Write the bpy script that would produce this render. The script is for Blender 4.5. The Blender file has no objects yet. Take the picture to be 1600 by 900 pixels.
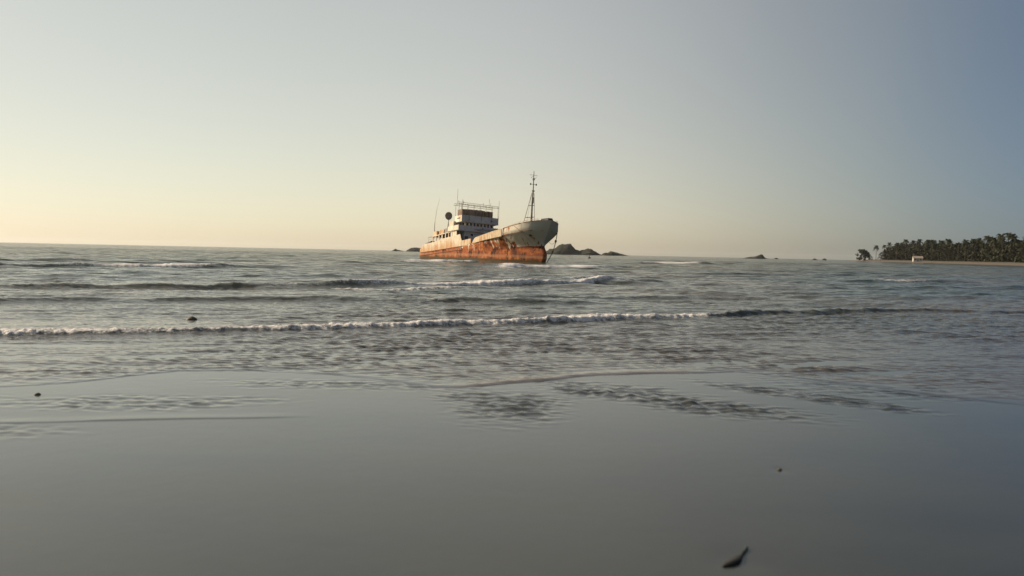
import bpy, math, random
import numpy as np
from mathutils import Vector, Matrix
random.seed(7); rng = np.random.default_rng(11)
scene = bpy.context.scene
COL = scene.collection
rad = math.radians

# ------------------------------------------------------------------ camera
EYE = 1.55
FPX = 1232.0                                  # focal length in pixels of a 1600 wide picture
cam = bpy.data.cameras.new("camera"); cam_ob = bpy.data.objects.new("camera", cam); COL.objects.link(cam_ob)
cam.sensor_width = 36.0; cam.lens = FPX / 1600 * 36
cam.clip_start = 0.1; cam.clip_end = 80000
PITCH = math.atan(55.1 / FPX); ROLL = math.atan(0.0206)
_R0 = Vector((1, 0, 0)); _F = Vector((0, math.cos(PITCH), -math.sin(PITCH))); _U0 = Vector((0, math.sin(PITCH), math.cos(PITCH)))
_R = _R0 * math.cos(ROLL) + _U0 * math.sin(ROLL); _U = -_R0 * math.sin(ROLL) + _U0 * math.cos(ROLL)
M = Matrix((_R, _U, -_F)).transposed().to_4x4(); M.translation = (0, 0, EYE)
cam_ob.matrix_world = M
cam.dof.use_dof = True; cam.dof.focus_distance = 36.0; cam.dof.aperture_fstop = 1.4
scene.camera = cam_ob

# ------------------------------------------------------------------ sky and sun
SUN_EL, SUN_AZ = rad(24), rad(66)             # sun low, to the left and a little ahead
world = bpy.data.worlds.new("World"); scene.world = world; world.use_nodes = True
wn = world.node_tree; bg = wn.nodes["Background"]
sky = wn.nodes.new("ShaderNodeTexSky"); sky.sky_type = 'NISHITA'; sky.sun_disc = False
sky.sun_elevation = SUN_EL; sky.sun_rotation = -SUN_AZ
sky.air_density = 1.0; sky.dust_density = 1.0; sky.ozone_density = 3.0
bw = wn.nodes.new("ShaderNodeRGBToBW"); mx = wn.nodes.new("ShaderNodeMix"); mx.data_type = 'RGBA'
mx.inputs[0].default_value = 0.60             # dusty air: less saturated than the clear-sky model
wb = wn.nodes.new("ShaderNodeMix"); wb.data_type = 'RGBA'; wb.blend_type = 'MULTIPLY'; wb.inputs[0].default_value = 1
wb.inputs[7].default_value = (1.085, 0.985, 0.815, 1)
wn.links.new(sky.outputs[0], bw.inputs[0]); wn.links.new(sky.outputs[0], mx.inputs[6]); wn.links.new(bw.outputs[0], mx.inputs[7])
wn.links.new(mx.outputs[2], wb.inputs[6]); 
pw = wn.nodes.new("ShaderNodeMath"); pw.operation = 'POWER'; pw.inputs[1].default_value = -0.42     # compresses the sky's brightness range a little
scl = wn.nodes.new("ShaderNodeVectorMath"); scl.operation = 'SCALE'
wn.links.new(bw.outputs[0], pw.inputs[0]); wn.links.new(wb.outputs[2], scl.inputs[0]); wn.links.new(pw.outputs[0], scl.inputs[3]); 
# vignette painted into the sky: brightest ahead, darkened to deep blue on the right
wg = wn.nodes.new("ShaderNodeTexCoord"); wsep = wn.nodes.new("ShaderNodeSeparateXYZ"); wmr = wn.nodes.new("ShaderNodeMapRange"); wr = wn.nodes.new("ShaderNodeValToRGB")
wn.links.new(wg.outputs["Generated"], wsep.inputs[0]); wn.links.new(wsep.outputs[0], wmr.inputs[0])
wmr.inputs[1].default_value = -1; wmr.inputs[2].default_value = 1; wn.links.new(wmr.outputs[0], wr.inputs[0])
wr.color_ramp.interpolation = 'B_SPLINE'
STOPS = [(0.0, (.60, .60, .60)), (.22, (.79, .83, .84)), (.38, (.93, .93, .89)), (.50, (1.0, .965, .93)), (.60, (.86, .84, .83)), (.70, (.51, .56, .62)), (.78, (.265, .365, .545)), (.90, (.21, .285, .44)), (1.0, (.21, .28, .40))]
els = wr.color_ramp.elements
while len(els) < len(STOPS): els.new(0.5)
for e_, (p_, c_) in zip(els, STOPS): e_.position = p_; e_.color = (*c_, 1)
vm = wn.nodes.new("ShaderNodeVectorMath"); vm.operation = 'MULTIPLY'
wn.links.new(scl.outputs[0], vm.inputs[0]); wn.links.new(wr.outputs[0], vm.inputs[1]); wn.links.new(vm.outputs[0], bg.inputs[0])
bg.inputs[1].default_value = 0.172
sun = bpy.data.lights.new("sun", 'SUN'); sun.energy = 4.6; sun.angle = rad(0.6); sun.color = (1.0, 0.83, 0.62)
sun_ob = bpy.data.objects.new("sun", sun); COL.objects.link(sun_ob)
SUN_DIR = Vector((-math.sin(SUN_AZ) * math.cos(SUN_EL), math.cos(SUN_AZ) * math.cos(SUN_EL), math.sin(SUN_EL)))
sun_ob.rotation_euler = SUN_DIR.to_track_quat('Z', 'Y').to_euler()
sun_ob.location = (-40, 20, 40)
vs = scene.view_settings
vs.view_transform = 'Standard'; vs.look = 'None'; vs.exposure = 0.80; vs.gamma = 1.0; vs.use_curve_mapping = False

# ------------------------------------------------------------------ helpers
class MB:
    """collects shapes that become ONE mesh object"""
    def __init__(s): s.v = []; s.f = []
    def add(s, vs_, fs_):
        n = len(s.v); s.v += [tuple(map(float, q)) for q in vs_]; s.f += [tuple(i + n for i in q) for q in fs_]; return s
    def box(s, x0, x1, y0, y1, z0, z1):
        return s.hexa([(x0, y0, z0), (x1, y0, z0), (x1, y1, z0), (x0, y1, z0), (x0, y0, z1), (x1, y0, z1), (x1, y1, z1), (x0, y1, z1)])
    def hexa(s, p):
        return s.add(p, [(0, 3, 2, 1), (4, 5, 6, 7), (0, 1, 5, 4), (1, 2, 6, 5), (2, 3, 7, 6), (3, 0, 4, 7)])
    def tube(s, pts, r, n=6, r1=None):
        pts = [Vector(q) for q in pts]; r1 = r if r1 is None else r1
        rings = []
        for i, q in enumerate(pts):
            d = (pts[min(i + 1, len(pts) - 1)] - pts[max(i - 1, 0)]).normalized()
            a = d.cross(Vector((0, 0, 1)) if abs(d.z) < 0.9 else Vector((1, 0, 0))).normalized(); b = d.cross(a)
            rr = r + (r1 - r) * i / max(1, len(pts) - 1)
            rings.append([q + a * rr * math.cos(2 * math.pi * k / n) + b * rr * math.sin(2 * math.pi * k / n) for k in range(n)])
        V = [q for ring in rings for q in ring]; Fc = []
        for i in range(len(pts) - 1):
            for k in range(n):
                Fc.append((i * n + k, i * n + (k + 1) % n, (i + 1) * n + (k + 1) % n, (i + 1) * n + k))
        Fc.append(tuple(range(n - 1, -1, -1))); Fc.append(tuple((len(pts) - 1) * n + k for k in range(n)))
        return s.add(V, Fc)
    def lathe(s, prof, c=(0, 0, 0), n=16):
        V = []; Fc = []
        for r, z in prof:
            V += [(c[0] + r * math.cos(2 * math.pi * k / n), c[1] + r * math.sin(2 * math.pi * k / n), c[2] + z) for k in range(n)]
        for i in range(len(prof) - 1):
            for k in range(n):
                Fc.append((i * n + k, i * n + (k + 1) % n, (i + 1) * n + (k + 1) % n, (i + 1) * n + k))
        Fc.append(tuple(range(n - 1, -1, -1))); Fc.append(tuple((len(prof) - 1) * n + k for k in range(n)))
        return s.add(V, Fc)
    def mesh(s, name, mat, smooth=False):
        me = bpy.data.meshes.new(name); me.from_pydata(s.v, [], s.f); me.validate()
        if mat: me.materials.append(mat)
        if smooth: me.shade_smooth()
        return me
    def build(s, name, mat, parent=None, smooth=False):
        o = bpy.data.objects.new(name, s.mesh(name, mat, smooth)); COL.objects.link(o)
        if parent: o.parent = parent
        return o

def empty(name, loc, rot=None):
    o = bpy.data.objects.new(name, None); COL.objects.link(o); o.location = loc; o.empty_display_size = 0.5
    if rot: o.rotation_euler = rot
    return o
def tag(o, label=None, cat=None, group=None, kind=None):
    if label: o["label"] = label
    if cat: o["category"] = cat
    if group: o["group"] = group
    if kind: o["kind"] = kind
    return o
def dup(root, loc, rz, scale, label=None, group=None):
    r = root.copy(); COL.objects.link(r); r.location = loc; r.rotation_euler = (0, 0, rz); r.scale = scale
    if label: r["label"] = label
    if group: r["group"] = group
    for ch in root.children:
        c = ch.copy(); COL.objects.link(c); c.parent = r
    return r

# ---- value noise for geometry
_perm = rng.random((256, 256)).astype(np.float32)
def vnoise(x, y):
    xi = np.floor(x).astype(np.int64); yi = np.floor(y).astype(np.int64)
    fx = (x - xi).astype(np.float32); fy = (y - yi).astype(np.float32)
    fx = fx * fx * (3 - 2 * fx); fy = fy * fy * (3 - 2 * fy)
    a = _perm[xi & 255, yi & 255]; b = _perm[(xi + 1) & 255, yi & 255]; c = _perm[xi & 255, (yi + 1) & 255]; d = _perm[(xi + 1) & 255, (yi + 1) & 255]
    return (a + (b - a) * fx) * (1 - fy) + (c + (d - c) * fx) * fy
def fbm(x, y, o=3):
    t = 0; a = 0.5
    for i in range(o):
        t = t + a * vnoise(x * 2 ** i + 17.3 * i, y * 2 ** i + 5.1 * i); a *= 0.5
    return t / (1 - 0.5 ** o)
def sinterp(x, px, py, w):
    '''piecewise line through points, rounded over a width w'''
    px = np.asarray(px, float); py = np.asarray(py, float)
    g = np.linspace(px[0] - 3 * w, px[-1] + 3 * w, 1500); dx = g[1] - g[0]
    m0 = (py[1] - py[0]) / (px[1] - px[0]); m1 = (py[-1] - py[-2]) / (px[-1] - px[-2])
    v = np.interp(g, px, py); v = np.where(g < px[0], py[0] + .6 * m0 * (g - px[0]), v); v = np.where(g > px[-1], py[-1] + .6 * m1 * (g - px[-1]), v)
    k = np.arange(-int(2.5 * w / dx), int(2.5 * w / dx) + 1) * dx; ker = np.exp(-(k / w) ** 2); ker /= ker.sum()
    v = np.convolve(np.pad(v, len(k) // 2, mode='edge'), ker, mode='valid')
    return np.interp(x, g, v)
def sstep(a, b, x):
    t = np.clip((x - a) / (b - a), 0, 1); return t * t * (3 - 2 * t)

# ---- material helpers
class NT:
    def __init__(s, name):
        s.m = bpy.data.materials.new(name); s.m.use_nodes = True; s.t = s.m.node_tree; s.b = s.t.nodes["Principled BSDF"]
    def n(s, typ, **k):
        q = s.t.nodes.new(typ)
        for a, b in k.items(): setattr(q, a, b)
        return q
    def l(s, a, b): s.t.links.new(a, b)
    def val(s, sock, v):
        if hasattr(v, "is_output"): s.l(v, sock)
        else: sock.default_value = v
    def math(s, op, a, b=0.0, c=None, clamp=False):
        q = s.n("ShaderNodeMath", operation=op, use_clamp=clamp); s.val(q.inputs[0], a); s.val(q.inputs[1], b)
        if c is not None: s.val(q.inputs[2], c)
        return q.outputs[0]
    def ramp(s, x, a, b, lo=0.0, hi=1.0):
        q = s.n("ShaderNodeMapRange", interpolation_type='SMOOTHSTEP'); s.val(q.inputs[0], x)
        for i, v in zip((1, 2, 3, 4), (a, b, lo, hi)): s.val(q.inputs[i], v)
        return q.outputs[0]
    def mix(s, f, a, b):
        q = s.n("ShaderNodeMix", data_type='RGBA'); s.val(q.inputs[0], f)
        for i, v in ((6, a), (7, b)):
            if hasattr(v, "is_output"): s.l(v, q.inputs[i])
            else: q.inputs[i].default_value = (*v, 1)
        return q.outputs[2]
    def noise(s, vec, scale, detail=4, rough=0.55, dist=0.0, stretch=None):
        if stretch:
            mp = s.n("ShaderNodeMapping"); s.l(vec, mp.inputs[0]); mp.inputs[3].default_value = stretch; vec = mp.outputs[0]
        q = s.n("ShaderNodeTexNoise"); s.l(vec, q.inputs[0]); q.inputs["Scale"].default_value = scale
        q.inputs["Detail"].default_value = detail; q.inputs["Roughness"].default_value = rough; q.inputs["Distortion"].default_value = dist
        return q.outputs[0]
    def bump(s, h, strength, dist=0.05, normal=None):
        q = s.n("ShaderNodeBump"); s.l(h, q.inputs["Height"]); s.val(q.inputs["Strength"], strength); q.inputs["Distance"].default_value = dist
        if normal is not None: s.l(normal, q.inputs["Normal"])
        return q.outputs[0]
    def obj(s): return s.n("ShaderNodeTexCoord").outputs["Object"]
    def pos(s): return s.n("ShaderNodeNewGeometry").outputs["Position"]
    def sep(s, v):
        q = s.n("ShaderNodeSeparateXYZ"); s.l(v, q.inputs[0]); return q.outputs
    def attr(s, name): return s.n("ShaderNodeAttribute", attribute_name=name).outputs["Fac"]
    def out(s, **k):
        for a, v in k.items():
            sock = s.b.inputs[a.replace("_", " ")]
            if isinstance(v, tuple): sock.default_value = (*v, 1)
            else: s.val(sock, v)
        return s.m

def rust_color(q, v):
    n1 = q.noise(v, 0.9, 5, 0.65); n2 = q.noise(v, 2.2, 4, 0.6, 0.4)
    c = q.mix(q.ramp(n1, 0.36, 0.62), (0.095, 0.026, 0.011), (0.38, 0.115, 0.028))
    return q.mix(q.ramp(n2, 0.55, 0.72), c, (0.44, 0.19, 0.07))

def mat_hull():
    q = NT("weathered_hull_paint"); v = q.obj(); x, y, z = q.sep(v)
    zw = q.math('MULTIPLY_ADD', x, 0.0734, z)                     # height above the waterline of the trimmed ship
    rust = rust_color(q, v)
    wear = q.noise(v, 0.55, 4, 0.6)
    streak = q.noise(v, 1.0, 4, 0.6, 0.2, (1.5, 0.8, 0.16))
    fine = q.noise(v, 1.0, 3, 0.6, 0.1, (7.0, 3.0, 0.5))
    # paint: cream white, greyed towards the bow: duller grazing sunlight put into the colour
    paint = q.mix(q.ramp(q.noise(v, 0.8, 4), 0.35, 0.7), (0.56, 0.50, 0.39), (0.70, 0.64, 0.52))
    paint = q.mix(q.ramp(x, -6.0, 0.5), paint, (0.37, 0.355, 0.30))
    paint = q.mix(q.math('MULTIPLY', q.ramp(fine, 0.5, 0.8), 0.5), paint, (0.52, 0.34, 0.17))
    # how much of the paint is gone along the ship
    amt_mid = q.math('MULTIPLY', q.ramp(x, -23.0, -20.0), q.ramp(x, -9.0, -1.5, 1.0, 0.0))
    thr = q.math('MULTIPLY_ADD', amt_mid, -0.14, 0.565)
    thr = q.math('MULTIPLY_ADD', q.ramp(x, -8.0, -3.0), 0.01, thr)
    thr = q.math('MULTIPLY_ADD', q.ramp(z, 3.2, 5.2), 0.06, thr)
    gone = q.math('ADD', q.math('MULTIPLY', streak, 0.62), q.math('MULTIPLY', wear, 0.38))
    f_up = q.ramp(q.math('SUBTRACT', gone, thr), -0.03, 0.05)
    # sharp rows of rusty frame marks low on the forward side
    upper = q.mix(f_up, paint, rust)
    # red boot-top below the paint line
    low = q.mix(q.ramp(wear, 0.35, 0.65), (0.12, 0.034, 0.014), (0.30, 0.088, 0.027))
    low = q.mix(q.ramp(q.noise(v, 1.0, 4, 0.65, 0.2, (0.9, 0.7, 0.8)), 0.52, 0.66), low, (0.40, 0.14, 0.042))
    low = q.mix(q.ramp(q.noise(v, 1.0, 4, 0.6, 0.3, (1.1, 0.8, 0.55)), 0.51, 0.62), low, (0.050, 0.017, 0.010))
    jit = q.math('MULTIPLY_ADD', streak, 2.6, -1.3)
    line = q.ramp(x, -24.5, -17.5, 3.95, 3.0)
    line = q.math('ADD', line, q.math('MULTIPLY', amt_mid, jit))
    line = q.math('MULTIPLY_ADD', q.ramp(x, -12, 0), -0.2, line)
    c = q.mix(q.ramp(q.math('SUBTRACT', z, line), -0.05, 0.05), low, upper)
    # salt line and dark weed at the water
    wl = q.math('MULTIPLY_ADD', wear, 0.6, zw)
    salt = q.math('MULTIPLY', q.ramp(wl, 0.75, 1.0), q.ramp(wl, 1.15, 1.5, 1.0, 0.0))
    c = q.mix(q.math('MULTIPLY', salt, 0.35), c, (0.40, 0.22, 0.12))
    c = q.mix(q.ramp(wl, 0.42, 0.75, 1.0, 0.0), c, (0.06, 0.042, 0.018))
    # rubbed seams: plate joints
    seam = q.math('ABSOLUTE', q.math('SUBTRACT', q.math('FRACT', q.math('MULTIPLY', x, 0.26)), 0.5))
    c = q.mix(q.math('MULTIPLY', q.ramp(seam, 0.0, 0.02, 1.0, 0.0), 0.45), c, (0.10, 0.04, 0.02))
    q.out(Base_Color=c, Roughness=0.85, Specular_IOR_Level=0.12, Normal=q.bump(q.noise(v, 1.6, 4), 0.5, 0.12))
    return q.m

def mat_paint(name, base, dirt=0.62, amount=0.75, warm=(0.36, 0.19, 0.08)):
    q = NT(name); v = q.obj()
    st = q.noise(v, 1.0, 4, 0.6, 0.15, (3.0, 3.0, 0.35)); n = q.noise(v, 0.9, 4)
    c = q.mix(q.ramp(n, 0.3, 0.7), base, tuple(b * 0.78 for b in base))
    c = q.mix(q.math('MULTIPLY', q.ramp(st, dirt - 0.06, dirt + 0.08), amount), c, warm)
    c = q.mix(q.ramp(q.noise(v, 2.6, 5, 0.7), 0.64, 0.70), c, (0.16, 0.055, 0.025))
    return q.out(Base_Color=c, Roughness=0.8, Specular_IOR_Level=0.2, Normal=q.bump(n, 0.3, 0.05))

def mat_plain(name, a, b, rough=0.7, scale=2.0, metallic=0.0):
    q = NT(name); v = q.obj()
    c = q.mix(q.ramp(q.noise(v, scale, 4), 0.35, 0.65), a, b)
    return q.out(Base_Color=c, Roughness=rough, Metallic=metallic)

def mat_shelter():
    q = NT("streaked_shelter_paint"); v = q.obj(); x, y, z = q.sep(v)
    st = q.noise(v, 1.0, 5, 0.65, 0.1, (3.2, 1.5, 0.16)); st2 = q.noise(v, 1.0, 4, 0.6, 0.1, (9.0, 3.0, 0.4)); n = q.noise(v, 0.9, 4)
    c = q.mix(q.ramp(n, 0.3, 0.7), (0.60, 0.54, 0.43), (0.50, 0.43, 0.31))
    thr = q.ramp(z, 3.9, 6.2, 0.40, 0.585); thr = q.math('ADD', thr, q.ramp(x, -27, -23, 0.0, 0.06))
    f = q.ramp(q.math('SUBTRACT', q.math('ADD', q.math('MULTIPLY', st, .7), q.math('MULTIPLY', st2, .3)), thr), -0.04, 0.10)
    c = q.mix(q.math('MULTIPLY', f, 0.85), c, (0.40, 0.18, 0.06))
    c = q.mix(q.ramp(q.noise(v, 1.0, 5, 0.7, 0.2, (2.5, 1, 0.7)), 0.60, 0.68), c, (0.26, 0.085, 0.03))
    return q.out(Base_Color=c, Roughness=0.85, Specular_IOR_Level=0.15, Normal=q.bump(n, 0.4, 0.08))
MAT = dict(
    shelter=mat_shelter(),
    hull=mat_hull(),
    white=mat_paint("dirty_white_paint", (0.70, 0.64, 0.52), 0.53, 0.7, (0.46, 0.26, 0.11)),
    cream=mat_paint("rusty_cream_paint", (0.58, 0.47, 0.32), 0.52, 0.9),
    grey=mat_paint("shaded_grey_paint", (0.44, 0.45, 0.46), 0.66, 0.5, (0.2, 0.15, 0.1)),  # front walls: shade away from the sun is put into this grey
    lower=mat_paint("lower_shaded_grey_paint", (0.45, 0.46, 0.46), 0.62, 0.5, (0.2, 0.14, 0.09)),  # lower front: same shade put into the colour, plus dirt streaks
    rust=mat_paint("rusty_steel", (0.27, 0.12, 0.06), 0.5, 0.8, (0.13, 0.05, 0.028)),
    tank=mat_paint("rusty_tank_paint", (0.30, 0.235, 0.175), 0.52, 0.75, (0.12, 0.05, 0.03)),
    dark=mat_plain("dark_steel", (0.035, 0.03, 0.028), (0.07, 0.05, 0.04)),
    chain=mat_plain("chain_steel", (0.03, 0.02, 0.017), (0.06, 0.035, 0.025)),
    rope=mat_plain("rope_fibre", (0.30, 0.27, 0.22), (0.2, 0.18, 0.15)),
    mast=mat_plain("mast_paint", (0.16, 0.12, 0.09), (0.09, 0.06, 0.045)),
    pipe=mat_plain("pipe_paint", (0.28, 0.24, 0.19), (0.18, 0.12, 0.08)),
    dish=mat_plain("dish_paint", (0.17, 0.145, 0.12), (0.12, 0.10, 0.085)),
    blue=mat_plain("faded_blue_paint", (0.06, 0.08, 0.13), (0.04, 0.055, 0.10)),
)
def mat_glass():
    q = NT("dark_window_glass")
    return q.out(Base_Color=(0.012, 0.013, 0.014), Roughness=0.15)
MAT['glass'] = mat_glass()

# ------------------------------------------------------------------ sea and beach: ripples of many lengths
COMPS = []
for i in range(84):
    lam = 0.07 * (7.0 / 0.07) ** (i / 83.0) * rng.uniform(0.9, 1.1)
    th = rng.normal(0, 0.5) if lam > 0.5 else rng.normal(0, 0.85)
    COMPS.append((lam, math.sin(th), math.cos(th), rng.uniform(0, 6.28)))

def ripples(x, y, dy, lo_cut=0.3):
    h = np.zeros_like(x); gusts = [np.clip(-0.2 + 2.4 * fbm(x * f_ + 4 + 9 * i_, y * f_ * 1.7, 3), 0.15, 2.2) for i_, f_ in enumerate((0.5, 0.9, 1.4))]
    for ic, (lam, sx, sy, ph) in enumerate(COMPS):
        if lam < lo_cut:
            k = 2 * math.pi / lam; h = h + np.clip(lam / (2.6 * dy) - 1, 0, 1) * (0.058 / k) * np.minimum(gusts[ic % 3], 1.3) * np.sin(k * (sx * x + sy * y) + ph)
    return h
def film_patches(x, y):
    """where a skin of water still runs back over the sand and is ruffled"""
    def ell(cx, cy, rx, ry, ang=0.0, k=0.25):
        c, s = math.cos(ang), math.sin(ang); u = ((x - cx) * c + (y - cy) * s) / rx; w = (-(x - cx) * s + (y - cy) * c) / ry
        return 1 - sstep(k, 1.1, np.sqrt(u * u + w * w) + 0.8 * (fbm(x * 1.3, y * 1.3, 3) - 0.5))
    pat = ell(-0.02, 7.9, 0.85, 1.1)
    pat = np.maximum(pat, 1.1 * ell(1.6, 8.5, 2.0, 0.66, -0.60))
    pat = np.maximum(pat, 1.1 * ell(3.3, 8.9, 1.6, 0.42, -0.70))
    pat = np.maximum(pat, 0.8 * ell(5.0, 9.6, 1.9, 1.2, -0.3))
    pat = np.maximum(pat, 0.7 * ell(-4.6, 6.3, 1.1, 0.45, 0.1)); pat = np.maximum(pat, 0.45 * ell(-3.9, 7.7, 1.9, 0.5, 0.1))
    pat = np.maximum(pat, 0.5 * ell(-1.8, 9.0, 2.2, 0.45, 0.0))
    return pat * (0.5 + 1.0 * fbm(x * 2.2, y * 2.2, 2))

def crest(x, y, pts, amp, wf, wb, foam=None, fade=1.0, wig=0.3, seed=0.0, depth=0.0):
    """one wave: height and foam for a crest line given by points in metres"""
    px = np.array([p_[0] for p_ in pts], float); py = np.array([p_[1] for p_ in pts], float)
    y0 = sinterp(x, px, py, max(0.15, 0.12 * (px[-1] - px[0])))
    ym = py.mean()
    y0 = y0 + wig * (fbm(x * (6 / ym) + seed, x * 0 + seed, 3) - 0.5) * 2
    s = y - y0
    env = sstep(px[0] - fade, px[0] + fade * 0.3, x) * (1 - sstep(px[-1] - fade * 0.3, px[-1] + fade, x))
    a = amp * env * (1 - (0.2 * sstep(5, 8, x) + 0.35 * sstep(3.5, 5.5, -x)) * (ym < 20)) * (0.65 + 0.7 * fbm(x * (14 / ym) + 3.1 * seed, x * 0 + 2 * seed, 2))
    h = np.where(s > 0, np.exp(-(s / wb) ** 2), np.exp(-(s / wf) ** 2)) * a
    h = h - depth * a * np.exp(-((s + wf * 2.6) / (wf * 2.0)) ** 2)
    fo = 0
    if foam:
        fx = np.interp(x, [q_[0] for q_ in foam], [q_[1] for q_ in foam])
        fo = np.where(s > 0, np.exp(-(s / (wb * 0.75)) ** 2), np.exp(-(s / (wf * 2.1)) ** 2)) * fx * env
    return h, fo


# ------------------------------------------------------------------ beach: one sheet of wet sand that goes on under the sea
def beach_z(x, y):
    z = -0.035 * np.maximum(y - 11.5, 0) * sstep(11.5, 15, y)
    z = np.maximum(z, -6.0)
    z = z + 0.0035 * (fbm(x * 0.35, y * 0.9, 3) - 0.5) * (1 - sstep(11, 14, y))
    dry = (y > 5) & (y < 12.2) & (np.abs(x) < 11)
    z[dry] += (film_patches(x[dry], y[dry]) * ripples(x[dry], y[dry], np.full(x[dry].shape, 0.018)))
    lip, _ = crest(x, y, [(-6, 6.55), (-4.4, 6.7), (-3.4, 6.9), (-2.3, 7.15)], 0.006, 0.02, 0.16, fade=.6, wig=0.05, seed=51)
    z = z - 0.004 * np.exp(-(((x - 1.19) / .16) ** 2 + ((y - 3.98) / .17) ** 2)) - 0.003 * np.exp(-(((x - 1.99) / .05) ** 2 + ((y - 5.72) / .08) ** 2))
    return z + lip
def grid_object(name, X, Y, Z, mat, attrs=None):
    nr, nc = X.shape
    me = bpy.data.meshes.new(name)
    co = np.stack([X, Y, Z], -1).reshape(-1, 3).astype(np.float32)
    idx = np.arange(nr * nc, dtype=np.int32).reshape(nr, nc)
    q = np.stack([idx[:-1, :-1], idx[:-1, 1:], idx[1:, 1:], idx[1:, :-1]], -1).reshape(-1)
    nf = len(q) // 4
    me.vertices.add(len(co)); me.vertices.foreach_set("co", co.ravel())
    me.loops.add(len(q)); me.loops.foreach_set("vertex_index", q)
    me.polygons.add(nf); me.polygons.foreach_set("loop_start", np.arange(0, nf * 4, 4, dtype=np.int32))
    me.update(calc_edges=True)
    for k, a in (attrs or {}).items():
        at = me.attributes.new(k, 'FLOAT', 'POINT'); at.data.foreach_set("value", a.astype(np.float32).ravel())
    me.shade_smooth(); me.materials.append(mat)
    o = bpy.data.objects.new(name, me); COL.objects.link(o)
    return o

def mat_sand():
    q = NT("wet_sand"); v = q.pos()
    n = q.noise(v, 0.5, 5, 0.6, 0.2, (0.7, 1.6, 1)); f = q.noise(v, 190, 2, 0.6); m_ = q.noise(v, 7, 4, 0.6)
    c = q.mix(q.ramp(n, 0.3, 0.7), (0.026, 0.026, 0.019), (0.038, 0.038, 0.028))
    c = q.mix(q.math('MULTIPLY', q.ramp(f, 0.5, 0.75), 0.25), c, (0.014, 0.013, 0.011))
    yy = q.sep(v)[1]
    r = q.math('MULTIPLY_ADD', q.ramp(n, 0.35, 0.65), 0.10, q.ramp(yy, 3.5, 8.5, 0.16, 0.04))
    nm = q.bump(m_, 0.10, 0.012); nm = q.bump(f, 0.05, 0.002, nm)
    return q.out(Base_Color=c, Roughness=r, IOR=1.68, Normal=nm)
ys = np.concatenate([[-400, -120, -40, -12, -3], np.arange(1.5, 3.5, 0.15), np.arange(3.55, 4.4, 0.025), np.arange(4.45, 5.4, 0.1), np.arange(5.4, 12.2, 0.018), np.linspace(12.3, 14, 12), np.geomspace(14.5, 7600, 40)])
xs = np.concatenate([-np.geomspace(7000, 10, 30), np.arange(-9.5, 9.5, 0.02), np.geomspace(10, 7000, 30)])
XX, YY = np.meshgrid(xs, ys)
tag(grid_object("beach", XX, YY, beach_z(XX, YY), mat_sand()), kind="structure")

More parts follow.
